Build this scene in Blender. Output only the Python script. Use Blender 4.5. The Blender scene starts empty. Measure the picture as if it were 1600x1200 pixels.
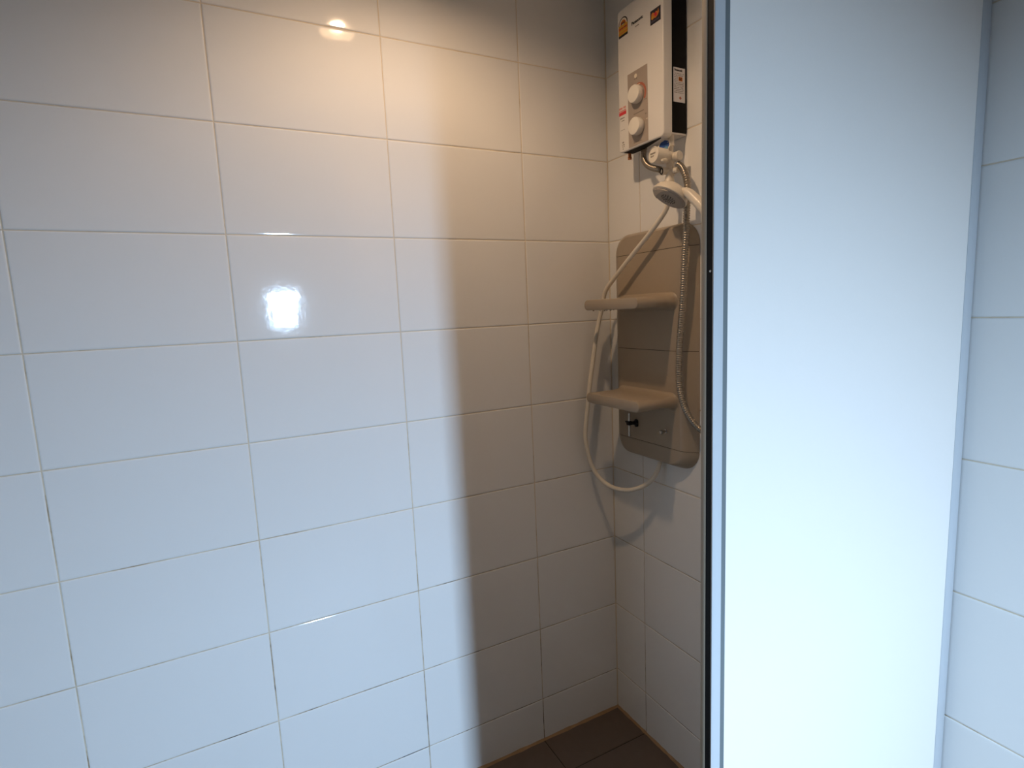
import bpy, bmesh, math, random
from mathutils import Vector, Matrix

random.seed(7)
C = bpy.context.scene.collection
scene = bpy.context.scene

# ------------------------------------------------------------------ camera, sky, lamps, exposure
# World frame: corner of the shower at the origin, tiled wall_left is the plane y=0, wall_back
# (with the water heater) the plane x=0, the room lies at x<0, y<0, metres, floor z=0.
cam_d = bpy.data.cameras.new('camera')
cam_d.sensor_width = 36.0
cam_d.lens = 19.4517
cam_d.clip_start = 0.02
cam = bpy.data.objects.new('camera', cam_d)
C.objects.link(cam)
right = Vector((0.884914, -0.463765, -0.042998))
up = Vector((0.099644, 0.098329, 0.990153))
back = -Vector((0.454970, 0.880485, -0.133224))
m = Matrix.Identity(4)
for i in range(3):
    m[i][0], m[i][1], m[i][2] = right[i], up[i], back[i]
m.translation = Vector((-1.142101, -1.481104, 1.446687))
cam.matrix_world = m
scene.camera = cam

world = bpy.data.worlds.new('daylight')
scene.world = world
world.use_nodes = True
world.node_tree.nodes['Background'].inputs[0].default_value = (0.55, 0.72, 1.0, 1)
world.node_tree.nodes['Background'].inputs[1].default_value = 1.0

# daylight coming in through the bathroom's narrow window behind the camera
WX0, WX1, WZ0, WZ1 = -0.785, -0.622, 1.36, 1.68
sun_d = bpy.data.lights.new('window_daylight', 'AREA')
sun_d.shape = 'RECTANGLE'
sun_d.size = WX1 - WX0
sun_d.size_y = WZ1 - WZ0
sun_d.energy = 67.0
sun_d.spread = math.radians(118)
sun_d.color = (0.50, 0.72, 1.0)
sun = bpy.data.objects.new('window_daylight', sun_d)
C.objects.link(sun)
sun.location = ((WX0 + WX1) / 2, -3.07, (WZ0 + WZ1) / 2)
sun.rotation_euler = (math.radians(90 - 46), 0, 0)  # faces +y and down, as light from the open sky does

LAMP = Vector((-0.711, -0.478, 2.364))               # centre of the rim of the surface-mounted downlight
LAMP_STRENGTH = 1060.0

scene.view_settings.view_transform = 'Standard'
scene.view_settings.look = 'None'
scene.view_settings.gamma = 1.0
scene.view_settings.use_curve_mapping = False
scene.view_settings.exposure = 0.0

# ------------------------------------------------------------------ materials
def mat(name, col, rough=0.5, metal=0.0, spec=0.5, bump=0.0, bscale=200.0, var=0.0, vscale=20.0, coat=0.0, emit=None):
    ma = bpy.data.materials.new(name)
    ma.use_nodes = True
    nt = ma.node_tree
    b = nt.nodes['Principled BSDF']
    b.inputs['Base Color'].default_value = (*col, 1)
    b.inputs['Roughness'].default_value = rough
    b.inputs['Metallic'].default_value = metal
    b.inputs['Specular IOR Level'].default_value = spec
    b.inputs['Coat Weight'].default_value = coat
    tc = nt.nodes.new('ShaderNodeTexCoord')
    if var > 0:
        n = nt.nodes.new('ShaderNodeTexNoise')
        n.inputs['Scale'].default_value = vscale
        n.inputs['Detail'].default_value = 4
        r = nt.nodes.new('ShaderNodeMix')
        r.data_type = 'RGBA'
        r.inputs[6].default_value = (*[c * (1 - var) for c in col], 1)
        r.inputs[7].default_value = (*[min(1, c * (1 + var)) for c in col], 1)
        nt.links.new(tc.outputs['Object'], n.inputs['Vector'])
        nt.links.new(n.outputs['Fac'], r.inputs[0])
        nt.links.new(r.outputs[2], b.inputs['Base Color'])
    if bump > 0:
        n2 = nt.nodes.new('ShaderNodeTexNoise')
        n2.inputs['Scale'].default_value = bscale
        n2.inputs['Detail'].default_value = 2
        bp = nt.nodes.new('ShaderNodeBump')
        bp.inputs['Strength'].default_value = bump
        bp.inputs['Distance'].default_value = 0.001
        nt.links.new(tc.outputs['Object'], n2.inputs['Vector'])
        nt.links.new(n2.outputs['Fac'], bp.inputs['Height'])
        nt.links.new(bp.outputs['Normal'], b.inputs['Normal'])
    if emit:
        b.inputs['Emission Color'].default_value = (*emit[0], 1)
        b.inputs['Emission Strength'].default_value = emit[1]
    return ma

M_tile = mat('glazed_white_tile', (0.79, 0.785, 0.765), 0.055, 0, 0.5, 0.09, 55.0, 0.012, 6.0)
M_floor_tile = mat('brown_floor_tile', (0.105, 0.080, 0.066), 0.55, 0, 0.35, 0.3, 400.0, 0.10, 30.0)
M_floor_grout = mat('dark_floor_grout', (0.02, 0.017, 0.015), 0.9, 0, 0.2)
M_paint = mat('painted_plaster', (0.36, 0.285, 0.21), 0.75, 0, 0.3, 0.15, 300.0, 0.02, 4.0)
M_ceiling = mat('ceiling_paint', (0.78, 0.77, 0.75), 0.8, 0, 0.3, 0.1, 300.0)
M_silicone = mat('stained_sealant', (0.30, 0.19, 0.10), 0.6, 0, 0.4, 0.3, 150.0, 0.35, 25.0)
M_alu = mat('satin_aluminium', (0.47, 0.475, 0.48), 0.4, 0, 0.5, 0.04, 500.0)
M_panel_white = mat('white_door_panel', (0.80, 0.73, 0.66), 0.4, 0, 0.5, 0.05, 300.0)
M_gasket = mat('black_rubber', (0.006, 0.006, 0.007), 0.6, 0, 0.3)
M_bead = mat('grey_glazing_bead', (0.13, 0.145, 0.145), 0.5, 0, 0.4)
M_screw = mat('bright_screw', (0.85, 0.85, 0.85), 0.25, 1.0)
M_cover = mat('heater_cover_white', (0.74, 0.71, 0.66), 0.35, 0, 0.5, 0.03, 600.0)
M_black = mat('heater_body_black', (0.0045, 0.004, 0.004), 0.6, 0, 0.15, 0.1, 500.0)
M_fascia = mat('taupe_fascia', (0.36, 0.30, 0.25), 0.45, 0, 0.4)
M_knob = mat('cream_knob', (0.74, 0.70, 0.62), 0.4, 0, 0.5)
M_ink = mat('black_print', (0.03, 0.027, 0.025), 0.6, 0, 0.2)
M_greyink = mat('grey_print', (0.22, 0.19, 0.16), 0.6, 0, 0.2)
M_red = mat('red_print', (0.62, 0.04, 0.05), 0.5, 0, 0.3)
M_pink = mat('pale_red_print', (0.66, 0.25, 0.21), 0.5, 0, 0.3)
M_redarc = mat('red_scale_print', (0.42, 0.13, 0.08), 0.5, 0, 0.3)
M_yellow = mat('yellow_print', (0.58, 0.35, 0.03), 0.5, 0, 0.3)
M_orange = mat('orange_print', (0.62, 0.19, 0.035), 0.5, 0, 0.3)
M_pale = mat('pale_print', (0.78, 0.70, 0.55), 0.5, 0, 0.3)
M_badge = mat('charcoal_sticker', (0.022, 0.020, 0.026), 0.4, 0, 0.4)
M_violet = mat('grey_violet_print', (0.10, 0.09, 0.12), 0.5, 0, 0.3)
M_label = mat('white_label', (0.78, 0.75, 0.74), 0.5, 0, 0.3)
M_caddy = mat('taupe_plastic', (0.375, 0.305, 0.225), 0.38, 0, 0.5, 0.08, 700.0)
M_caddy_core = mat('dark_taupe_seam', (0.06, 0.045, 0.035), 0.6, 0, 0.3)
M_white_plastic = mat('white_plastic', (0.72, 0.66, 0.56), 0.35, 0, 0.5)
M_hose = mat('cream_hose', (0.72, 0.66, 0.55), 0.4, 0, 0.5, 0.05, 300.0)
M_steel = mat('steel_flexible_hose', (0.34, 0.30, 0.245), 0.33, 1.0)
M_chrome = mat('chrome', (0.55, 0.55, 0.54), 0.15, 1.0)
M_grey_face = mat('grey_spray_plate', (0.36, 0.325, 0.29), 0.45, 0, 0.5)
M_cream_face = mat('cream_spray_rim', (0.60, 0.52, 0.42), 0.4, 0, 0.5)
M_nozzle = mat('dark_nozzle', (0.05, 0.05, 0.05), 0.5)
M_blue = mat('blue_dial', (0.02, 0.07, 0.26), 0.35, 0, 0.5)
M_lblue = mat('light_blue_dial', (0.12, 0.28, 0.42), 0.35, 0, 0.5)
M_copper = mat('orange_copper', (0.55, 0.20, 0.07), 0.4, 0.4)
M_reflector = mat('lamp_reflector', (0.7, 0.66, 0.6), 0.35, 0.6)
M_bulb = mat('lit_bulb', (1, 1, 1), 0.4, emit=((1.0, 0.68, 0.42), LAMP_STRENGTH))

# joint mortar: tan, with brown-black mould spots that sit mostly in the lower courses
M_grout = mat('tan_grout', (0.60, 0.50, 0.36), 0.85, 0, 0.2)
def grout_nodes():
    nt = M_grout.node_tree
    b = nt.nodes['Principled BSDF']
    geo = nt.nodes.new('ShaderNodeNewGeometry')
    sep = nt.nodes.new('ShaderNodeSeparateXYZ')
    nt.links.new(geo.outputs['Position'], sep.inputs[0])
    n = nt.nodes.new('ShaderNodeTexNoise')
    n.inputs['Scale'].default_value = 7.0
    n.inputs['Detail'].default_value = 5
    n.inputs['Roughness'].default_value = 0.7
    nt.links.new(geo.outputs['Position'], n.inputs['Vector'])
    mr = nt.nodes.new('ShaderNodeMapRange')      # how readily mould grows: strong near the floor
    mr.inputs[1].default_value = 0.0
    mr.inputs[2].default_value = 1.3
    mr.inputs[3].default_value = 0.10
    mr.inputs[4].default_value = -0.16
    nt.links.new(sep.outputs['Z'], mr.inputs[0])
    add = nt.nodes.new('ShaderNodeMath')
    nt.links.new(n.outputs['Fac'], add.inputs[0])
    nt.links.new(mr.outputs[0], add.inputs[1])
    ramp = nt.nodes.new('ShaderNodeValToRGB')
    ramp.color_ramp.elements[0].position = 0.40
    ramp.color_ramp.elements[0].color = (0.68, 0.59, 0.46, 1)
    ramp.color_ramp.elements[1].position = 0.66
    ramp.color_ramp.elements[1].color = (0.05, 0.04, 0.03, 1)
    e = ramp.color_ramp.elements.new(0.56)
    e.color = (0.42, 0.33, 0.22, 1)
    nt.links.new(add.outputs[0], ramp.inputs[0])
    nt.links.new(ramp.outputs[0], b.inputs['Base Color'])
grout_nodes()

# ------------------------------------------------------------------ mesh helpers
def obj(name, bm, ma, parent=None, smooth=False, kind=None):
    me = bpy.data.meshes.new(name)
    bmesh.ops.recalc_face_normals(bm, faces=bm.faces)
    bm.to_mesh(me)
    bm.free()
    for x in (ma if isinstance(ma, (list, tuple)) else [ma]):
        me.materials.append(x)
    if smooth:
        for p in me.polygons:
            p.use_smooth = True
        try:
            me.set_sharp_from_angle(angle=math.radians(35))
        except Exception:
            pass
    o = bpy.data.objects.new(name, me)
    C.objects.link(o)
    if parent is not None:
        o.parent = parent
        o.matrix_parent_inverse = parent.matrix_world.inverted() if parent.parent is None else Matrix.Translation(-world_loc(parent))
    if kind:
        o['kind'] = kind
    return o

def world_loc(o):
    v = Vector(o.location)
    p = o.parent
    while p:
        v = v + Vector(p.location) * 0 if False else v
        p = p.parent
    return v

def tag(o, label, cat=None, group=None, kind=None):
    o['label'] = label
    if cat:
        o['category'] = cat
    if group:
        o['group'] = group
    if kind:
        o['kind'] = kind
    return o

def thing(name, label, cat):
    # an Empty at the origin of the room frame would hide where the thing stands, so meshes are
    # written in world coordinates and children keep an identity transform
    o = bpy.data.objects.new(name, None)
    C.objects.link(o)
    o.empty_display_size = 0.05
    return tag(o, label, cat)

def add_box(bm, x0, x1, y0, y1, z0, z1, bev=0.0, seg=2):
    vs = [bm.verts.new((x, y, z)) for x in (x0, x1) for y in (y0, y1) for z in (z0, z1)]
    fs = [(0, 1, 3, 2), (4, 6, 7, 5), (0, 4, 5, 1), (2, 3, 7, 6), (0, 2, 6, 4), (1, 5, 7, 3)]
    faces = [bm.faces.new([vs[i] for i in f]) for f in fs]
    if bev > 0:
        es = set()
        for f in faces:
            es.update(f.edges)
        bmesh.ops.bevel(bm, geom=list(es), offset=bev, segments=seg, affect='EDGES', profile=0.5)

def box(name, ma, parent, *a, bev=0.0, seg=2, kind=None):
    bm = bmesh.new()
    add_box(bm, *a, bev=bev, seg=seg)
    return obj(name, bm, ma, parent, smooth=bev > 0, kind=kind)

def frame_of(d):
    d = Vector(d).normalized()
    a = Vector((0, 0, 1)) if abs(d.z) < 0.9 else Vector((1, 0, 0))
    u = d.cross(a).normalized()
    return u, d.cross(u).normalized(), d

def add_lathe(bm, origin, axis, prof, n=32, sx=1.0):
    """prof: list of (distance along axis, radius); closed at the ends where radius is 0"""
    u, v, d = frame_of(axis)
    o = Vector(origin)
    rings = []
    for t, r in prof:
        if r <= 1e-7:
            rings.append([bm.verts.new(o + d * t)])
        else:
            rings.append([bm.verts.new(o + d * t + (u * math.cos(2 * math.pi * i / n) * sx + v * math.sin(2 * math.pi * i / n)) * r) for i in range(n)])
    for a, b in zip(rings, rings[1:]):
        for i in range(n):
            j = (i + 1) % n
            if len(a) == 1 and len(b) == 1:
                continue
            if len(a) == 1:
                bm.faces.new((a[0], b[i], b[j]))
            elif len(b) == 1:
                bm.faces.new((a[i], a[j], b[0]))
            else:
                bm.faces.new((a[i], a[j], b[j], b[i]))

def lathe(name, ma, parent, origin, axis, prof, n=32):
    bm = bmesh.new()
    add_lathe(bm, origin, axis, prof, n)
    return obj(name, bm, ma, parent, smooth=True)

def spline(pts, step):
    """Catmull-Rom through pts, resampled at about `step` metres"""
    P = [Vector(p) for p in pts]
    P = [P[0] * 2 - P[1]] + P + [P[-1] * 2 - P[-2]]
    dense = []
    for i in range(1, len(P) - 2):
        p0, p1, p2, p3 = P[i - 1:i + 3]
        for k in range(40):
            t = k / 40
            dense.append(0.5 * ((2 * p1) + (p2 - p0) * t + (2 * p0 - 5 * p1 + 4 * p2 - p3) * t * t + (3 * p1 - p0 - 3 * p2 + p3) * t ** 3))
    dense.append(P[-2])
    out = [dense[0]]
    acc = 0.0
    for a, b in zip(dense, dense[1:]):
        seg = (b - a).length
        while acc + seg >= step and seg > 1e-9:
            f = (step - acc) / seg
            a = a.lerp(b, f)
            out.append(a.copy())
            seg = (b - a).length
            acc = 0.0
        acc += seg
    if (out[-1] - dense[-1]).length > step * 0.3:
        out.append(dense[-1])
    return out

def add_tube(bm, path, rad, n=12):
    """rad: float or function(index) -> radius; parallel-transported sections, capped"""
    d = (path[1] - path[0]).normalized()
    u, v, _ = frame_of(d)
    rings = []
    L = len(path)
    for i, p in enumerate(path):
        nd = (path[min(i + 1, L - 1)] - path[max(i - 1, 0)]).normalized()
        u = (u - nd * u.dot(nd)).normalized()
        v = nd.cross(u)
        r = rad(i) if callable(rad) else rad
        rings.append([bm.verts.new(p + (u * math.cos(2 * math.pi * k / n) + v * math.sin(2 * math.pi * k / n)) * r) for k in range(n)])
    for a, b in zip(rings, rings[1:]):
        for k in range(n):
            j = (k + 1) % n
            bm.faces.new((a[k], a[j], b[j], b[k]))
    bm.faces.new(rings[0])
    bm.faces.new(list(reversed(rings[-1])))

def tube(name, ma, parent, pts, rad, step=0.006, n=14):
    bm = bmesh.new()
    add_tube(bm, spline(pts, step), rad, n)
    return obj(name, bm, ma, parent, smooth=True)

def corrugated(name, ma, parent, pts, rad, depth, pitch, n=14):
    path = spline(pts, pitch / 4)
    prof = [rad, rad - depth * 0.12, rad - depth, rad - depth * 0.12]
    bm = bmesh.new()
    add_tube(bm, path, lambda i: prof[i % 4], n)
    me_o = obj(name, bm, ma, parent)
    for p in me_o.data.polygons:
        p.use_smooth = True
    return me_o

def add_poly_prism(bm, pts2, to3, t):
    """prism of thickness t: to3(a, b, depth) -> Vector"""
    lo = [bm.verts.new(to3(a, b, 0)) for a, b in pts2]
    hi = [bm.verts.new(to3(a, b, t)) for a, b in pts2]
    n = len(pts2)
    bm.faces.new(hi)
    bm.faces.new(list(reversed(lo)))
    for i in range(n):
        j = (i + 1) % n
        bm.faces.new((lo[i], lo[j], hi[j], hi[i]))

def prism(name, ma, parent, pts2, to3, t):
    bm = bmesh.new()
    add_poly_prism(bm, pts2, to3, t)
    return obj(name, bm, ma, parent)

def rects(name, ma, parent, rs, to3, t):
    bm = bmesh.new()
    for a0, a1, b0, b1 in rs:
        add_poly_prism(bm, [(a0, b0), (a1, b0), (a1, b1), (a0, b1)], to3, t)
    return obj(name, bm, ma, parent, kind='stuff' if len(rs) > 2 else None)

def print_line(a0, a1, b, h, gap=0.28):
    """a row of letter-sized strokes standing for print too small to read"""
    out = []
    a = a0
    while a < a1:
        w = h * random.uniform(0.35, 0.9)
        if random.random() > 0.14:
            out.append((a, min(a + w, a1), b, b + h))
        a += w + h * gap
    return out

def text_mesh(name, s, ma, parent, size, origin, ax, ay, width=None, bold=0.0):
    """lettering as thin real geometry; ax / ay are the reading and the up direction"""
    cu = bpy.data.curves.new(name, 'FONT')
    cu.body = s
    cu.size = size
    cu.extrude = 0.0
    cu.offset = bold
    cu.resolution_u = 3
    to = bpy.data.objects.new(name + '_curve', cu)
    C.objects.link(to)
    dg = bpy.context.evaluated_depsgraph_get()
    me = bpy.data.meshes.new_from_object(to.evaluated_get(dg))
    bpy.data.objects.remove(to)
    bpy.data.curves.remove(cu)
    xs = [v.co.x for v in me.vertices]
    k = (width / (max(xs) - min(xs))) if width else 1.0
    x0 = min(xs)
    ax, ay = Vector(ax), Vector(ay)
    for v in me.vertices:
        v.co = Vector(origin) + ax * ((v.co.x - x0) * k) + ay * v.co.y
    bm = bmesh.new()
    bm.from_mesh(me)
    bpy.data.meshes.remove(me)
    nrm = ax.cross(ay)
    r = bmesh.ops.extrude_face_region(bm, geom=list(bm.faces))
    bmesh.ops.translate(bm, verts=[g for g in r['geom'] if isinstance(g, bmesh.types.BMVert)], vec=nrm * 0.0002)
    return obj(name, bm, ma, parent)

# ------------------------------------------------------------------ the room shell
H = 2.401                    # ceiling height
RX, RY = -2.2, -3.0          # the bathroom's far extents
GD = 0.0014                  # how far the joints lie behind the tile faces
TW, TH = 0.40, 0.25          # wall tile
GAP = 0.0023                 # joint width

def tile_mesh(w, h, th=0.008, ch=0.0011):
    """glazed tile, face towards -y at y=0, chamfered arris, origin at the centre"""
    bm = bmesh.new()
    a, b = w / 2, h / 2
    def ring(da, y):
        return [bm.verts.new((sx * (a - da), y, sz * (b - da))) for sx, sz in ((-1, -1), (1, -1), (1, 1), (-1, 1))]
    r0, r1, ra, rb, r2 = ring(0, th), ring(0, ch * 1.3), ring(0.0005, ch * 0.6), ring(0.0017, ch * 0.17), ring(0.0038, 0)
    for p, q in ((r0, r1), (r1, ra), (ra, rb), (rb, r2)):
        for i in range(4):
            j = (i + 1) % 4
            bm.faces.new((p[i], p[j], q[j], q[i]))
    bm.faces.new(r2)
    bm.faces.new(list(reversed(r0)))
    bmesh.ops.recalc_face_normals(bm, faces=bm.faces)
    me = bpy.data.meshes.new('tile')
    bm.to_mesh(me)
    bm.free()
    return me

def lay_tiles(wall, us, vs, place, ma, tilt=0.0011):
    """us / vs: joint positions; place(u, v) -> (location, base rotation)"""
    cache = {}
    for u0, u1 in zip(us, us[1:]):
        for v0, v1 in zip(vs, vs[1:]):
            w, h = round(u1 - u0 - GAP, 4), round(v1 - v0 - GAP, 4)
            if (w, h) not in cache:
                cache[(w, h)] = tile_mesh(w, h)
                cache[(w, h)].materials.append(ma)
            o = bpy.data.objects.new('tile', cache[(w, h)])
            C.objects.link(o)
            loc, rot = place((u0 + u1) / 2, (v0 + v1) / 2)
            wob = Matrix.Rotation(random.uniform(-tilt, tilt), 4, 'X') @ Matrix.Rotation(random.uniform(-tilt, tilt), 4, 'Z')
            o.matrix_world = Matrix.Translation(loc) @ rot @ wob
            o.parent = wall

def structure(o, label, cat):
    return tag(o, label, cat, kind='structure')

T = 0.12
wall_left = box('wall_left', M_grout, None, RX, T, GD, T, -T, H + T)
structure(wall_left, 'long white glazed tile wall on the left with thin tan joints', 'wall')
wall_back = box('wall_back', M_grout, None, GD, T, RY, GD, -T, H + T)
structure(wall_back, 'white tiled wall on the right that carries the water heater', 'wall')
floor = box('floor', M_floor_grout, None, RX, GD, RY, GD, -T, -0.0015)
structure(floor, 'dark brown tiled shower floor at the bottom of the view', 'floor')

rows = [0.0, 0.149] + [0.149 + TH * k for k in range(1, 10)] + [H]
rows = [r for i, r in enumerate(rows) if i == 0 or r - rows[i - 1] > 0.01]
colsL = [0.0, 0.311] + [0.311 + TW * k for k in range(1, 5)] + [-RX]
lay_tiles(wall_left, [-c for c in colsL][::-1], rows,
          lambda u, v: (Vector((u, 0, v)), Matrix.Identity(4)), M_tile)
colsB = [0.0, 0.151] + [0.151 + TW * k for k in range(1, 8)] + [-RY]
colsB = [c for i, c in enumerate(colsB) if i == 0 or c - colsB[i - 1] > 0.02]
lay_tiles(wall_back, [-c for c in colsB][::-1], rows,
          lambda u, v: (Vector((0, u, v)), Matrix.Rotation(math.radians(-90), 4, 'Z')), M_tile)
fx = [0.0, 0.314] + [0.314 + 0.30 * k for k in range(1, 7)] + [-RX]
fx = [c for i, c in enumerate(fx) if i == 0 or c - fx[i - 1] > 0.02]
fy = [0.0, 0.150] + [0.150 + 0.30 * k for k in range(1, 10)] + [-RY]
fy = [c for i, c in enumerate(fy) if i == 0 or c - fy[i - 1] > 0.02]
lay_tiles(floor, [-c for c in fx][::-1], [-c for c in fy][::-1],
          lambda u, v: (Vector((u, v, 0)), Matrix.Rotation(math.radians(-90), 4, 'X')), M_floor_tile, 0.0008)

# painted walls behind the camera, one with the narrow window
def wall_with_window():
    bm = bmesh.new()
    y0, y1 = RY - T, RY
    add_box(bm, RX - T, WX0, y0, y1, -T, H + T)
    add_box(bm, WX1, T, y0, y1, -T, H + T)
    add_box(bm, WX0, WX1, y0, y1, -T, WZ0)
    add_box(bm, WX0, WX1, y0, y1, WZ1, H + T)
    return structure(obj('wall_right', bm, M_paint), 'plain taupe painted wall behind the viewer, pierced by a narrow window', 'wall')
wall_with_window()
structure(box('wall_front', M_paint, None, RX - T, RX, RY, T, -T, H + T), 'plain taupe painted wall to the left of the viewer', 'wall')
wf = bmesh.new()
for a in ((WX0, WX1, WZ0, WZ0 + 0.012), (WX0, WX1, WZ1 - 0.012, WZ1), (WX0, WX0 + 0.012, WZ0, WZ1), (WX1 - 0.012, WX1, WZ0, WZ1)):
    add_box(wf, a[0], a[1], RY - 0.05, RY - 0.02, a[2], a[3])
structure(obj('window_1', wf, M_alu), 'white frame of the narrow window behind the viewer', 'window')

RIM = 0.056
structure(box('ceiling', M_ceiling, None, RX - T, T, RY - T, T, H, H + T), 'flat white ceiling above the shower, out of view', 'ceiling')

# brown-stained sealant where the walls meet the floor and each other
def bead(name, p0, p1, r, n_in, label):
    bm = bmesh.new()
    a, b = Vector(p0), Vector(p1)
    N = 60
    e1, e2 = Vector(n_in[0]), Vector(n_in[1])
    prev = None
    for i in range(N + 1):
        p = a.lerp(b, i / N)
        rr = r * random.uniform(0.75, 1.25)
        ring = [bm.verts.new(p - (e1 + e2) * 0.002), bm.verts.new(p + e1 * rr), bm.verts.new(p + (e1 + e2) * rr * 0.42), bm.verts.new(p + e2 * rr)]
        if prev:
            for k in range(4):
                j = (k + 1) % 4
                bm.faces.new((prev[k], prev[j], ring[j], ring[k]))
        prev = ring
    return structure(obj(name, bm, M_silicone, smooth=True), label, 'sealant')
bead('trim_1', (RX, 0, 0), (0, 0, 0), 0.0065, ((0, -1, 0), (0, 0, 1)), 'brown stained sealant line between left tile wall and floor')
bead('trim_2', (0, -0.97, 0), (0, 0, 0), 0.0065, ((-1, 0, 0), (0, 0, 1)), 'brown stained sealant line between heater wall and floor')
M_corner = mat('corner_grout', (0.66, 0.58, 0.46), 0.8, 0, 0.3, 0.2, 150.0, 0.2, 12.0)
t3 = bead('trim_3', (0, 0, 0.01), (0, 0, H), 0.0026, ((-1, 0, 0), (0, -1, 0)), 'thin tan vertical joint in the corner of the two tiled walls')
t3.data.materials.clear()
t3.data.materials.append(M_corner)

# ------------------------------------------------------------------ shower door leaf on the right
DX, DY = -0.6172, -1.0       # free edge of the leaf, its outer face
DTOP = 2.10
M_inner = mat('lamp_warmed_aluminium', (0.47, 0.395, 0.30), 0.45, 0, 0.4)  # stile aluminium with the ceiling lamp's warm light put into its colour
door = bpy.data.objects.new('door_1', None)
C.objects.link(door)
structure(door, 'white framed shower door leaf on the right with a black rubber edge seal', 'door')
o = box('stile', M_inner, door, DX, DX + 0.04, DY + 0.0112, DY + 0.0200, 0.005, DTOP, bev=0.0012)
o['label'] = 'inner stile with the warm lamplight painted in'
o = box('gasket', M_gasket, door, DX + 0.0004, DX + 0.0164, DY + 0.002, DY + 0.0114, 0.005, DTOP)
o['label'] = 'black rubber edge seal'
box('stile', M_alu, door, DX, DX + 0.0166, DY, DY + 0.0022, 0.005, DTOP, bev=0.0006)
o = box('glazing_bead', M_bead, door, DX + 0.0166, DX + 0.0245, DY + 0.0006, DY + 0.0112, 0.005, DTOP)
o['label'] = 'grey glazing bead'
box('panel', M_panel_white, door, DX + 0.0245, -0.03, DY + 0.0008, DY + 0.0145, 0.05, DTOP - 0.05)
box('stile', M_alu, door, -0.03, -0.002, DY, DY + 0.0200, 0.005, DTOP, bev=0.0012)
box('rail', M_alu, door, DX + 0.0245, -0.03, DY, DY + 0.0200, DTOP - 0.05, DTOP, bev=0.0012)
box('rail', M_alu, door, DX + 0.0245, -0.03, DY, DY + 0.0200, 0.005, 0.05, bev=0.0012)
o = lathe('screw', M_screw, door, (DX + 0.0006, DY + 0.0056, 1.482), (-1, 0, 0), [(0, 0), (0, 0.0016), (0.0005, 0.0013), (0.0008, 0)], 12)
o['label'] = 'small bright screw head in the black seal'

# ------------------------------------------------------------------ downlight on the ceiling
dl = thing('downlight', 'round white ceiling lamp with a warm bulb, mirrored in the top left tiles', 'lamp')
lathe('housing', M_white_plastic, dl, (LAMP.x, LAMP.y, H), (0, 0, -1), [(0, 0), (0, 0.066), (H - LAMP.z - 0.004, 0.066), (H - LAMP.z, 0.0640), (H - LAMP.z, 0.0585), (H - LAMP.z - 0.001, 0.0580)], 40)
lathe('reflector', M_reflector, dl, LAMP, (0, 0, 1), [(0.0002, 0.0585), (0.001, 0.0550), (0.015, 0.052), (0.030, 0.042), (0.0385, 0.024), (0.0385, 0)], 40)
lathe('bulb', M_bulb, dl, (LAMP.x, LAMP.y, LAMP.z + 0.010), (0, 0, 1),
      [(0, 0), (0.001, 0.007), (0.004, 0.0135), (0.009, 0.0185), (0.016, 0.0220), (0.020, 0.0215), (0.024, 0.014), (0.0252, 0.011), (0.0252, 0)], 32)

# ------------------------------------------------------------------ water heater on the back wall
heater = thing('water_heater', 'white electric water heater with two round knobs high on the tiled wall', 'water heater')
HY0, HY1, HZ0, HZ1, HF = -0.346, -0.166, 1.874, 2.247, -0.085
box('body', M_black, heater, -0.060, -0.001, HY0 + 0.003, HY1 - 0.006, HZ0 + 0.012, HZ1 - 0.006, bev=0.004)
heater.children[0]['label'] = 'black rear housing'
box('base_plate', M_cover, heater, -0.059, -0.003, HY0 + 0.005, HY1 - 0.008, HZ0 + 0.0085, HZ0 + 0.0125)
def cover():
    """hollow front cover: rounded shell open at the back and along the underside slot"""
    bm = bmesh.new()
    add_box(bm, HF, -0.057, HY0, HY1, HZ0, HZ1)
    side = [e for e in bm.edges if abs(e.verts[0].co.x - e.verts[1].co.x) > 0.01]
    bmesh.ops.bevel(bm, geom=side, offset=0.010, segments=5, affect='EDGES', profile=0.5)
    front = [e for e in bm.edges if all(abs(v.co.x - HF) < 1e-5 for v in e.verts)]
    bmesh.ops.bevel(bm, geom=front, offset=0.0035, segments=3, affect='EDGES', profile=0.5)
    return obj('front_cover', bm, M_cover, heater, smooth=True)
cover()
bm = bmesh.new()                                   # tapering dark slot behind the front lip
add_poly_prism(bm, [(-0.0800, HY1 - 0.014), (-0.0800, HY0 + 0.016), (-0.0740, HY0 + 0.022), (-0.0480, HY1 - 0.060), (-0.0480, HY1 - 0.014)],
               lambda a, b, d: Vector((a, b, HZ0 - 0.0008 + d)), 0.004)
o = obj('base_slot', bm, M_black, heater)
o['label'] = 'dark slot along the underside'
fF = lambda a, b, d: Vector((HF - d, -a, b))          # a = distance from the left wall, b = height
o = prism('control_fascia', M_fascia, heater, [(0.209, HZ0 + 0.004), (0.288, HZ0 + 0.004), (0.286, 2.070), (0.207, 2.070)], fF, 0.0008)
o['label'] = 'taupe control strip'
KN = ((0.2515, 2.0045), (0.2525, 1.9225))
fK = lambda a, b, d: Vector((HF - 0.0008 - d, -a, b))
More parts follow.
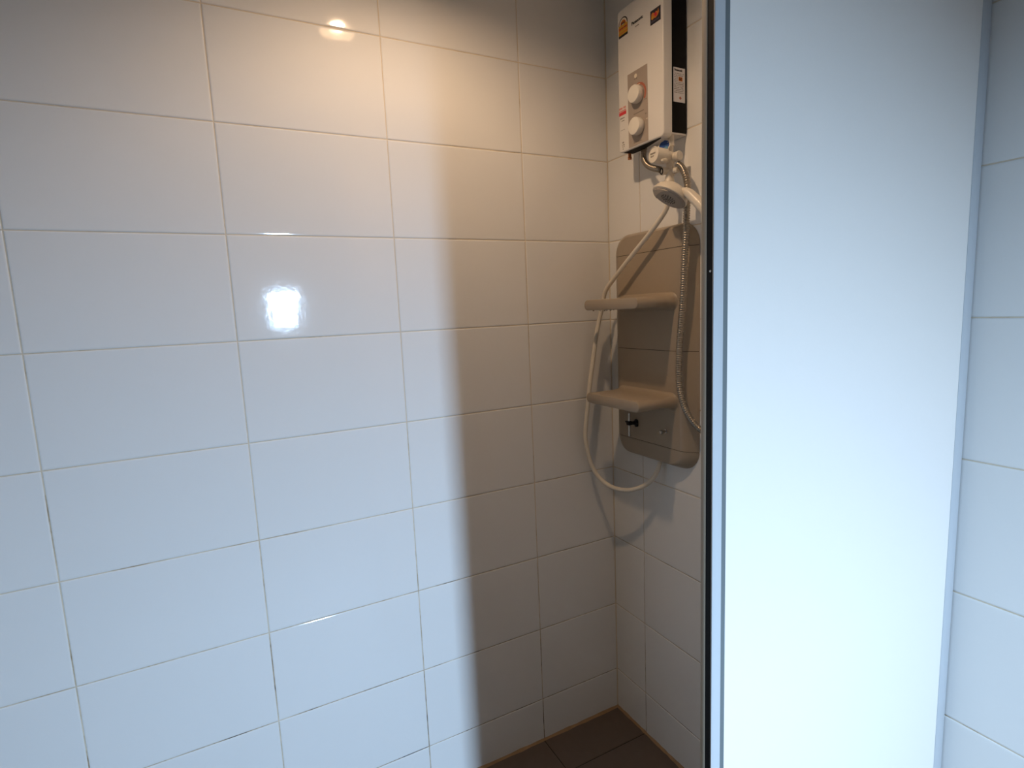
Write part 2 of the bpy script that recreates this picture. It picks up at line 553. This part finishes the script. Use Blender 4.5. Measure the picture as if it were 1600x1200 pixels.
# scale print round the upper knob
def arc(cx, cy, r0, r1, a0, a1, n=20):
    pts = [(cx + r1 * math.cos(math.radians(a0 + (a1 - a0) * i / n)), cy + r1 * math.sin(math.radians(a0 + (a1 - a0) * i / n))) for i in range(n + 1)]
    pts += [(cx + r0 * math.cos(math.radians(a1 - (a1 - a0) * i / n)), cy + r0 * math.sin(math.radians(a1 - (a1 - a0) * i / n))) for i in range(n + 1)]
    return pts
def arc_obj(name, ma, parent, cx, cy, r0, r1, a0, a1, f, t, n=20):
    bm = bmesh.new()
    for i in range(n):
        seg = [a0 + (a1 - a0) * (i + k) / n for k in (0, 1)]
        P = [(cx + r * math.cos(math.radians(a)), cy + r * math.sin(math.radians(a))) for r, a in ((r0, seg[0]), (r1, seg[0]), (r1, seg[1]), (r0, seg[1]))]
        add_poly_prism(bm, P, f, t)
    return obj(name, bm, ma, parent)
arc_obj('red_scale', M_redarc, heater, KN[0][0], KN[0][1], 0.0245, 0.0305, -35, 100, fK, 0.0003)
arc_obj('white_scale', M_pale, heater, KN[0][0], KN[0][1], 0.0255, 0.0275, 75, 112, fK, 0.0005, 6)
arc_obj('indicator_lens', M_pale, heater, 0.2415, 2.0560, 0.0, 0.0055, 0, 360, fK, 0.0012, 14)
heater.children[-1]['label'] = 'small round indicator lamp'
rects('panel_print', M_greyink, heater,
      print_line(0.236, 0.246, 2.0475, 0.0025) + print_line(0.272, 0.283, 1.9835, 0.0028) + print_line(0.231, 0.272, 1.9585, 0.0028)
      + print_line(0.277, 0.282, 1.9465, 0.003) + print_line(0.230, 0.262, 1.8845, 0.003), fK, 0.0003)
rects('white_tick', M_pale, heater, [(0.2815, 0.2865, 1.9335, 1.9350)], fK, 0.0003)
for ka, kb in KN:
    k = lathe('knob', M_knob, heater, (HF - 0.0008, -ka, kb), (-1, 0, 0),
              [(0, 0), (0, 0.0205), (0.003, 0.0225), (0.017, 0.0228), (0.0192, 0.0215), (0.0197, 0.0195), (0.0192, 0.0)], 40)
# energy sticker at the top left: arch over a yellow field with a dark foot
def label_outline(inset, foot):
    a0, a1, b0, bs = 0.172 + inset, 0.210 - inset, 2.176 + foot, 2.208
    r = (a1 - a0) / 2
    pts = [(a0, b0), (a1, b0)]
    pts += [(a0 + r + r * math.cos(math.radians(t)), bs + r * 0.95 * math.sin(math.radians(t))) for t in range(0, 181, 12)]
    return pts
prism('energy_sticker', M_ink, heater, label_outline(0, 0), fF, 0.0003)
es = heater.children[-1]
es['label'] = 'yellow arch-topped energy sticker'
prism('yellow_field', M_yellow, es, [(0.1722, 2.182), (0.2098, 2.182), (0.2098, 2.207), (0.1722, 2.207)], fF, 0.0005)
prism('pale_arch', M_pale, es, label_outline(0.003, 0.031), fF, 0.0005)
arc_obj('orange_fan', M_orange, es, 0.191, 2.206, 0.0045, 0.0125, 0, 180, fF, 0.0007, 12)
rects('orange_band', M_orange, es, [(0.1722, 0.2098, 2.1935, 2.2025), (0.1722, 0.2098, 2.185, 2.189)], fF, 0.0007)
rects('small_print', M_ink, es, print_line(0.184, 0.199, 2.2075, 0.006) + print_line(0.176, 0.206, 2.197, 0.0022), fF, 0.0009)
YR = Vector((0, -1, 0))
ZU = Vector((0, 0, 1))
text_mesh('brand_lettering', 'Panasonic', M_ink, heater, 0.0105, (HF - 0.0002, -0.226, 2.1885), YR, ZU, width=0.0455, bold=0.00042)
rects('model_print', M_greyink, heater, print_line(0.239, 0.255, 2.178, 0.0026), fF, 0.0003)
# dark badge at the top right
badge = prism('badge', M_badge, heater, [(0.2995, 2.155), (0.3375, 2.155), (0.3375, 2.189), (0.2995, 2.189)], fF, 0.0003)
badge['label'] = 'dark square sticker with an orange emblem'
prism('orange_emblem', M_orange, badge, [(0.303, 2.169), (0.307, 2.166), (0.313, 2.168), (0.320, 2.1665), (0.328, 2.170), (0.332, 2.176), (0.329, 2.186), (0.3265, 2.179), (0.321, 2.182), (0.316, 2.179), (0.309, 2.183), (0.304, 2.181)], fF, 0.0005)
prism('red_flash', M_red, badge, [(0.313, 2.178), (0.318, 2.170), (0.325, 2.172), (0.321, 2.180)], fF, 0.0007)
prism('yellow_flash', M_yellow, badge, [(0.304, 2.171), (0.307, 2.167), (0.312, 2.170), (0.308, 2.175)], fF, 0.0007)
rects('badge_print', M_violet, badge, print_line(0.303, 0.334, 2.1595, 0.0042), fF, 0.0005)
# red and black print down the left margin
rects('red_print', M_red, heater, [(0.168, 0.1985, 1.9735, 1.9825)], fF, 0.0003)
heater.children[-1]['label'] = 'red printed bar'
rects('pale_red_print', M_pink, heater, print_line(0.168, 0.197, 1.9895, 0.0055, 0.15) + [(0.168, 0.198, 1.9835, 1.9868)], fF, 0.0003)
rects('margin_print', M_greyink, heater, print_line(0.173, 0.191, 1.9640, 0.0032) + print_line(0.178, 0.190, 1.9575, 0.002) + print_line(0.172, 0.192, 1.9335, 0.001)
      + print_line(0.180, 0.188, 1.898, 0.004) + print_line(0.179, 0.190, 1.892, 0.003) + print_line(0.181, 0.189, 1.887, 0.003) + [(0.182, 0.185, 1.881, 1.884)], fF, 0.0003)
# rating label on the black side
fS = lambda a, b, d: Vector((a, HY0 + 0.003 - d, b))
rl = prism('rating_label', M_label, heater, [(-0.049, 1.962), (-0.009, 1.962), (-0.009, 2.046), (-0.049, 2.046)], fS, 0.0004)
rl['label'] = 'white rating label on the black side'
text_mesh('label_heading', 'Panasonic', M_ink, rl, 0.0075, (-0.0455, HY0 + 0.0025, 2.0375), Vector((1, 0, 0)), ZU, width=0.027, bold=0.0003)
lines = []
for k in range(12):
    b = 2.0305 - k * 0.0042
    if k in (2, 3, 4):
        lines += print_line(-0.0465, -0.034, b, 0.0016)
    else:
        lines += print_line(-0.0465, -0.013, b, 0.0016)
rects('label_print', M_greyink, rl, lines, fS, 0.0006)
prism('orange_square', M_orange, rl, [(-0.031, 2.014), (-0.018, 2.014), (-0.018, 2.024), (-0.031, 2.024)], fS, 0.0006)
rects('dark_glyph', M_ink, rl, [(-0.0285, -0.0215, 2.0165, 2.0182), (-0.0285, -0.0265, 2.0165, 2.0222), (-0.0235, -0.0215, 2.0195, 2.0222)], fS, 0.0008)
prism('diamond_mark', M_redarc, rl, [(-0.030, 1.9725), (-0.0255, 1.968), (-0.021, 1.9725), (-0.0255, 1.977)], fS, 0.0006)
# outlets on the underside
lathe('inlet_stub', M_white_plastic, heater, (-0.045, -0.3290, HZ0 + 0.012), (0, 0, -1), [(0, 0), (0, 0.0085), (0.022, 0.0085), (0.022, 0)], 24)
lathe('outlet_stub', M_steel, heater, (-0.045, -0.2236, HZ0 + 0.012), (0, 0, -1), [(0, 0), (0, 0.0095), (0.012, 0.0095), (0.0125, 0.0075), (0.02, 0.0075), (0.02, 0)], 6)
lathe('drain_plug', M_copper, heater, (-0.060, -0.181, HZ0 + 0.001), (0, 0, -1), [(-0.008, 0), (-0.008, 0.0045), (0.012, 0.0045), (0.012, 0.0055), (0.018, 0.0055), (0.019, 0)], 12)
heater.children[-1]['label'] = 'small orange copper drain plug'

# ------------------------------------------------------------------ white shower valve under the heater
valve = thing('shower_valve', 'white plastic shower valve with blue dial hanging below the heater', 'valve')
VX, VY = -0.049, -0.330
lathe('body', M_white_plastic, valve, (VX, VY, 1.864), (0, 0, -1),
      [(0, 0), (0, 0.0105), (0.010, 0.0115), (0.011, 0.009), (0.026, 0.009), (0.030, 0.014), (0.050, 0.014), (0.054, 0.010), (0.072, 0.0105), (0.074, 0.012), (0.084, 0.012), (0.085, 0)], 28)
bm = bmesh.new()
add_lathe(bm, (VX + 0.004, VY, 1.824), (0, -1, 0), [(0, 0), (0, 0.0120), (0.020, 0.0120), (0.021, 0.0126), (0.030, 0.0122), (0.0315, 0.011), (0.0315, 0)], 28)
obj('side_outlet', bm, M_white_plastic, valve, smooth=True)
bm = bmesh.new()
add_lathe(bm, (VX + 0.004, VY, 1.790), (0, -1, 0), [(0, 0), (0, 0.0085), (0.018, 0.0085), (0.0185, 0.0075), (0.026, 0.0075), (0.026, 0)], 24)
obj('lower_outlet', bm, M_white_plastic, valve, smooth=True)
kax = Vector((-1, 0.05, 0.06)).normalized()
k0 = Vector((VX - 0.004, VY, 1.826))
lathe('knob', M_white_plastic, valve, k0, kax, [(0, 0), (0, 0.0155), (0.012, 0.0165), (0.014, 0.0195), (0.050, 0.0205), (0.0515, 0.0200), (0.0520, 0.0188), (0.0505, 0.0180), (0.0500, 0.0)], 36)
ku, kv, kd = frame_of(kax)
if kv.z < 0:
    kv = -kv
kr = kv.cross(kd) * -1
fV = lambda a, b, d: k0 + kd * (0.0500 + d) + YR * a + ZU * b
rects('knob_print', M_greyink, valve, print_line(-0.0125, 0.0125, 0.0018, 0.0042) + print_line(-0.0115, 0.0115, -0.0052, 0.0042), fV, 0.0003)
bm = bmesh.new()
add_tube(bm, spline([k0 + kd * 0.018 + Vector((0, -0.010, -0.012)), k0 + kd * 0.030 + Vector((0, -0.016, -0.016)), k0 + kd * 0.040 + Vector((0, -0.019, -0.016))], 0.004), lambda i: [0.0045, 0.006, 0.0068, 0.0066, 0.006, 0.0045, 0.003][min(i, 6)], 12)
obj('lever', bm, M_white_plastic, valve, smooth=True)
# blue round dial above and behind the knob
dax = Vector((-0.93, -0.22, 0.25)).normalized()
d0 = Vector((-0.058, -0.3215, 1.8530))
lathe('dial_rim', M_white_plastic, valve, d0, dax, [(0, 0), (0, 0.0150), (0.004, 0.0205), (0.0062, 0.0200), (0.0064, 0.0172), (0.0052, 0.0170), (0.0052, 0)], 8)
lathe('dial', M_blue, valve, d0, dax, [(0.0050, 0), (0.0050, 0.0168), (0.0060, 0.0168), (0.0062, 0)], 28)
valve.children[-1]['label'] = 'blue dial face'
du = Vector((0, -1, 0)) - dax * Vector((0, -1, 0)).dot(dax)
du.normalize()
dv = dax.cross(du)
if dv.z < 0:
    dv = -dv
fD = lambda a, b, d: d0 + dax * (0.0062 + d) + du * a + dv * b
prism('dial_wave', M_lblue, valve, [(0.0145 * math.cos(math.radians(t)), 0.0145 * math.sin(math.radians(t))) for t in range(190, 351, 16)] + [(0.006, -0.001), (0.0, -0.005), (-0.007, -0.002)], fD, 0.0004)
valve.children[-1]['label'] = 'pale blue wave printed on the dial'
# side port with a dark ring where the short hose joins
pax = Vector((-0.9, 0.3, -0.05)).normalized()
p0 = Vector((VX, VY, 1.7925))
lathe('hose_port', M_white_plastic, valve, p0, pax, [(0, 0), (0, 0.0085), (0.018, 0.0095), (0.022, 0.0105), (0.0235, 0.0100), (0.0235, 0)], 24)
lathe('port_ring', M_gasket, valve, p0, pax, [(0.0230, 0.0060), (0.0245, 0.0062), (0.0248, 0.0088), (0.0230, 0.0090)], 24)
valve.children[-1]['label'] = 'dark rubber ring on the port'
lathe('port_screw', M_chrome, valve, p0, pax, [(0.0230, 0), (0.0232, 0.0055), (0.0245, 0.0050), (0.0250, 0)], 16)
# cone that feeds the white hose
lathe('hose_nut', M_white_plastic, valve, (VX - 0.002, VY, 1.781), Vector((-0.05, 0.02, -1)), [(0, 0), (0, 0.0105), (0.006, 0.0105), (0.012, 0.0120), (0.026, 0.0150), (0.029, 0.0135), (0.030, 0)], 24)

# ------------------------------------------------------------------ steel hoses
short_pts = [(-0.045, -0.2236, 1.868), (-0.045, -0.2225, 1.858), (-0.050, -0.2305, 1.8425), (-0.055, -0.2495, 1.8250), (-0.060, -0.2745, 1.8120), (-0.0635, -0.298, 1.8035), (-0.0655, -0.3125, 1.7975)]
o = corrugated('flexible_hose', M_steel, None, short_pts, 0.0082, 0.0022, 0.0050, 16)
tag(o, 'short ribbed steel hose curving from heater underside to white valve', 'hose')
long_pts = [(-0.042, -0.3520, 1.8040), (-0.042, -0.3600, 1.7985), (-0.043, -0.3690, 1.7890), (-0.045, -0.3785, 1.7750), (-0.045, -0.3850, 1.7576), (-0.045, -0.3880, 1.7409), (-0.045, -0.3874, 1.7079), (-0.045, -0.3851, 1.6795), (-0.046, -0.3834, 1.6232), (-0.046, -0.3792, 1.5747),
            (-0.046, -0.3764, 1.5253), (-0.047, -0.3743, 1.4754), (-0.047, -0.3702, 1.4249), (-0.047, -0.3610, 1.3443), (-0.047, -0.3579, 1.2779), (-0.047, -0.3582, 1.2250), (-0.047, -0.3676, 1.1861),
            (-0.046, -0.3843, 1.1519), (-0.045, -0.4042, 1.1293), (-0.043, -0.4204, 1.1150), (-0.042, -0.4400, 1.1060), (-0.042, -0.4620, 1.1020)]
o = corrugated('flexible_hose', M_steel, None, long_pts, 0.0088, 0.0024, 0.0062, 16)
tag(o, 'long ribbed steel hose running down in front of the taupe shelf panel', 'hose')
stop = thing('stop_valve', 'chrome wall stop valve behind the door edge, feeding the long steel hose', 'valve')
lathe('body', M_chrome, stop, (-0.042, -0.462, 1.102), (0, -1, 0), [(0, 0), (0, 0.0098), (0.014, 0.0098), (0.0145, 0.008), (0.030, 0.008), (0.034, 0.0), ], 20)
lathe('wall_flange', M_chrome, stop, (-0.0005, -0.485, 1.102), (-1, 0, 0), [(0, 0), (0, 0.026), (0.004, 0.022), (0.005, 0.009), (0.042, 0.009), (0.043, 0)], 28)
lathe('handle', M_chrome, stop, (-0.042, -0.485, 1.102), (-1, 0, 0), [(0, 0), (0, 0.006), (0.022, 0.006), (0.022, 0.013), (0.036, 0.012), (0.037, 0)], 12)

# ------------------------------------------------------------------ taupe shower shelf panel
caddy = thing('shower_shelf_panel', 'tall taupe plastic panel with rounded corners and two shelves on the wall', 'shelf')
PY0, PY1, PZ0, PZ1, PT = -0.3885, -0.0390, 0.972, 1.660, 0.030
def panel_bm(inset=0.0, t=PT):
    bm = bmesh.new()
    cy, cz = (PY0 + PY1) / 2, (PZ0 + PZ1) / 2
    w, h = (PY1 - PY0) / 2 - inset, (PZ1 - PZ0) / 2 - inset
    rings = []
    prof = [(0.0, 0.0), (0.15, 0.06), (0.35, 0.22), (0.55, 0.40), (0.72, 0.56), (0.85, 0.71), (0.94, 0.85), (1.0, 1.02), (1.0, 1.04)]
    for dx, k in prof:
        iw, ih = 0.044 * k, 0.012 * k
        ww, hh = w - iw, h - ih
        r = 0.062 - 0.016 * k
        pts = []
        for qx, qz, a0 in ((1, 1, 0), (-1, 1, 90), (-1, -1, 180), (1, -1, 270)):
            for s in range(9):
                a = math.radians(a0 + 90 * s / 8)
                pts.append((cy + qx * (ww - r) + r * math.cos(a), cz + qz * (hh - r) + r * math.sin(a)))
        rings.append([bm.verts.new((-0.0005 - dx * t, y, z)) for y, z in pts])
    n = len(rings[0])
    for a, b in zip(rings, rings[1:]):
        for i in range(n):
            j = (i + 1) % n
            bm.faces.new((a[i], a[j], b[j], b[i]))
    bm.faces.new(rings[-1])
    bm.faces.new(list(reversed(rings[0])))
    bmesh.ops.recalc_face_normals(bm, faces=bm.faces)
    return bm
obj('core', panel_bm(0.0016, PT - 0.0016), M_caddy_core, caddy, smooth=True)
GZ = [1.595, 1.312, 1.030]
limits = [(GZ[0], 9), (GZ[1], GZ[0]), (GZ[2], GZ[1]), (-9, GZ[2])]
for lo, hi in limits:
    bm = panel_bm()
    if lo > -5:
        bmesh.ops.bisect_plane(bm, geom=bm.verts[:] + bm.edges[:] + bm.faces[:], plane_co=(0, 0, lo + 0.0008), plane_no=(0, 0, 1), clear_inner=True)
    if hi < 5:
        bmesh.ops.bisect_plane(bm, geom=bm.verts[:] + bm.edges[:] + bm.faces[:], plane_co=(0, 0, hi - 0.0008), plane_no=(0, 0, 1), clear_outer=True)
    bmesh.ops.holes_fill(bm, edges=[e for e in bm.edges if e.is_boundary])
    obj('panel_section', bm, M_caddy, caddy, smooth=True)

def shelf(z):
    """flat tray with a crisp upright front face, half-round ends and a fillet into the panel"""
    bm = bmesh.new()
    Y0, Y1, XF = -0.327, -0.082, -0.162
    def ring(x, out):
        h = 0.0155 + out
        w = (Y1 - Y0) / 2 + out - h
        cy = (Y0 + Y1) / 2
        vs = []
        for sy, a0 in ((1, -90), (-1, 90)):
            for k in range(11):
                a = math.radians(a0 + 180 * k / 10)
                vs.append(bm.verts.new((x, cy + sy * w + h * math.cos(a), z + h * math.sin(a))))
        return vs
    rings = [ring(x, o) for x, o in ((XF, -0.0022), (XF + 0.0008, -0.0008), (XF + 0.0024, 0.0), (-0.075, 0.0), (-0.060, 0.0004), (-0.050, 0.0016), (-0.042, 0.004), (-0.036, 0.006), (-0.032, 0.009), (-0.0297, 0.012))]
    n = len(rings[0])
    for p, q in zip(rings, rings[1:]):
        for i in range(n):
            j = (i + 1) % n
            bm.faces.new((p[i], p[j], q[j], q[i]))
    bm.faces.new(rings[0])
    bm.faces.new(list(reversed(rings[-1])))
    return obj('shelf', bm, M_caddy, caddy, smooth=True)
s1 = shelf(1.4495)
s2 = shelf(1.1675)
# water drops hanging under the upper shelf
for k, (yy, rr) in enumerate(((-0.118, 0.0028), (-0.150, 0.0022), (-0.172, 0.0032), (-0.183, 0.0026), (-0.200, 0.003), (-0.214, 0.0022))):
    lathe('water_drop', M_caddy, s1, (-0.1535, yy, 1.4350), (0, 0, -1), [(0, 0), (0, rr * 1.3), (rr * 0.8, rr), (rr * 1.3, rr * 0.5), (rr * 1.5, 0)], 8)
# hooks along the foot of the panel
hx = -0.0300
hk = lathe('hook', M_chrome, caddy, (-0.050, -0.149, 1.1135), (0, 0, -1), [(0, 0), (0, 0.0036), (0.073, 0.0036), (0.0735, 0)], 16)
hk['label'] = 'upright chrome rod hook with black clamp'
bm = bmesh.new()
add_box(bm, -0.0575, -0.0435, -0.157, -0.142, 1.0755, 1.0885, bev=0.003)
add_lathe(bm, (-0.050, -0.139, 1.0835), (0, 1, 0.15), [(-0.006, 0), (-0.006, 0.0035), (0.005, 0.0030), (0.008, 0.0018), (0.008, 0)], 12)
add_lathe(bm, (hx + 0.002, -0.160, 1.0815), (-1, 0.45, 0), [(0, 0), (0, 0.0125), (0.006, 0.0125), (0.008, 0.006), (0.020, 0.005), (0.020, 0)], 20)
cl = obj('clamp', bm, M_gasket, hk, smooth=True)
cl['label'] = 'black clamp'
h2 = lathe('hook', M_chrome, caddy, (hx + 0.001, -0.288, 1.0785), (-1, 0, -0.05), [(0, 0), (0, 0.0060), (0.003, 0.0055), (0.004, 0.0035), (0.014, 0.0035), (0.016, 0.0068), (0.021, 0.0068), (0.023, 0.005), (0.0235, 0)], 20)
h2['label'] = 'small chrome peg hook'

# ------------------------------------------------------------------ white hose: valve, past the shelves, loop, up to the panel's foot
white_pts = [(-0.053, -0.3300, 1.7530), (-0.054, -0.3270, 1.7200), (-0.055, -0.3180, 1.6920), (-0.062, -0.2713, 1.6457), (-0.066, -0.2070, 1.5978), (-0.071, -0.1405, 1.5465), (-0.071, -0.0730, 1.4945), (-0.0715, -0.0560, 1.4560), (-0.0730, -0.0460, 1.4235), (-0.0805, -0.0390, 1.3818), (-0.0931, -0.0400, 1.3307),
             (-0.1063, -0.0400, 1.2612), (-0.1176, -0.0400, 1.2005), (-0.1270, -0.0400, 1.1372), (-0.1345, -0.0390, 1.0840), (-0.1390, -0.0380, 1.0350), (-0.1360, -0.0420, 0.9900),
             (-0.1240, -0.0480, 0.9350), (-0.1080, -0.0680, 0.8950), (-0.0920, -0.1020, 0.8740), (-0.0780, -0.1432, 0.8706), (-0.0630, -0.1806, 0.8796), (-0.0480, -0.2165, 0.9001), (-0.0330, -0.2382, 0.9271), (-0.0195, -0.2450, 0.9572), (-0.0130, -0.2430, 0.9735)]
o = tube('shower_hose', M_hose, None, white_pts, 0.0068, 0.007, 14)
tag(o, 'cream white shower hose looping from valve past both shelves and back up', 'hose')

# ------------------------------------------------------------------ hand shower, head to the left, handle running behind the door edge
hand = thing('hand_shower', 'white hand shower with grey spray plate, its handle running behind the door edge', 'shower head')
hc = Vector((-0.100, -0.3809, 1.7127))
hn = Vector((-0.528, 0.177, -0.831)).normalized()          # the way the spray plate looks
grip = [hc - hn * 0.014, Vector((-0.092, -0.4035, 1.7195)), Vector((-0.088, -0.4294, 1.7147)), Vector((-0.085, -0.4505, 1.6970)), Vector((-0.082, -0.4743, 1.6724)), Vector((-0.078, -0.4985, 1.6424)), Vector((-0.074, -0.5260, 1.6029)),Vector((-0.070, -0.548, 1.580)), Vector((-0.066, -0.568, 1.530))]
lathe('head', M_white_plastic, hand, hc, hn, [(-0.034, 0), (-0.0335, 0.012), (-0.030, 0.024), (-0.022, 0.036), (-0.012, 0.044), (-0.004, 0.0475), (0.000, 0.0480), (0.0015, 0.0470), (0.0015, 0)], 48)
path = spline(grip, 0.006)
L = len(path)
bm = bmesh.new()
add_tube(bm, path, lambda i: 0.0105 + 0.0028 * min(1, i / L * 3.0) - 0.002 * max(0, i / L - 0.6) / 0.4, 20)
obj('handle', bm, M_white_plastic, hand, smooth=True)
pl = lathe('spray_plate', M_grey_face, hand, hc, hn, [(0.0010, 0), (0.0010, 0.0455), (0.0035, 0.0445), (0.0045, 0.0420), (0.0040, 0.0400), (0.0052, 0.0385), (0.0060, 0.0)], 48)
pl['label'] = 'grey round spray plate'
# cream crescent at the plate's outer (left) rim and the nozzle field
u0, v0, _ = frame_of(hn)
ex = (Vector((0, 1, 0)) - hn * hn.y).normalized()
ey = hn.cross(ex)
fH = lambda a, b, d: hc + hn * (0.0050 + d) + ex * a + ey * b
sgn = 1.0 if ey.x < 0 else -1.0
bm = bmesh.new()
for i in range(14):
    a0, a1 = math.radians(-62 + 124 * i / 14), math.radians(-62 + 124 * (i + 1) / 14)
    w0, w1 = 0.014 * math.cos(math.radians(-62 + 124 * i / 14) * 1.4), 0.014 * math.cos(math.radians(-62 + 124 * (i + 1) / 14) * 1.4)
    rot = math.radians(72) * sgn
    P = [((0.0425 - w) * math.cos(a + rot), (0.0425 - w) * math.sin(a + rot)) for w, a in ((0, a0), (0, a1), (max(w1, 0.0002), a1), (max(w0, 0.0002), a0))]
    add_poly_prism(bm, P, fH, 0.0012)
obj('rim_crescent', bm, M_cream_face, hand)
bm = bmesh.new()
for ring_r, cnt in ((0.0, 1), (0.006, 6), (0.012, 11), (0.018, 16)):
    for i in range(cnt):
        a = 2 * math.pi * i / max(1, cnt)
        p = fH(ring_r * math.cos(a), ring_r * math.sin(a), 0.0004)
        add_lathe(bm, p, hn, [(0, 0), (0, 0.0013), (0.0022, 0.0010), (0.0024, 0)], 6)
obj('nozzles', bm, M_nozzle, hand, kind='stuff')
brk = thing('shower_bracket', 'white wall bracket behind the door edge that holds the hand shower', 'bracket')
lathe('wall_plate', M_white_plastic, brk, (-0.0005, -0.526, 1.603), (-1, 0, 0), [(0, 0), (0, 0.026), (0.008, 0.024), (0.010, 0.012), (0.040, 0.011), (0.0555, 0.014), (0.0560, 0)], 28)
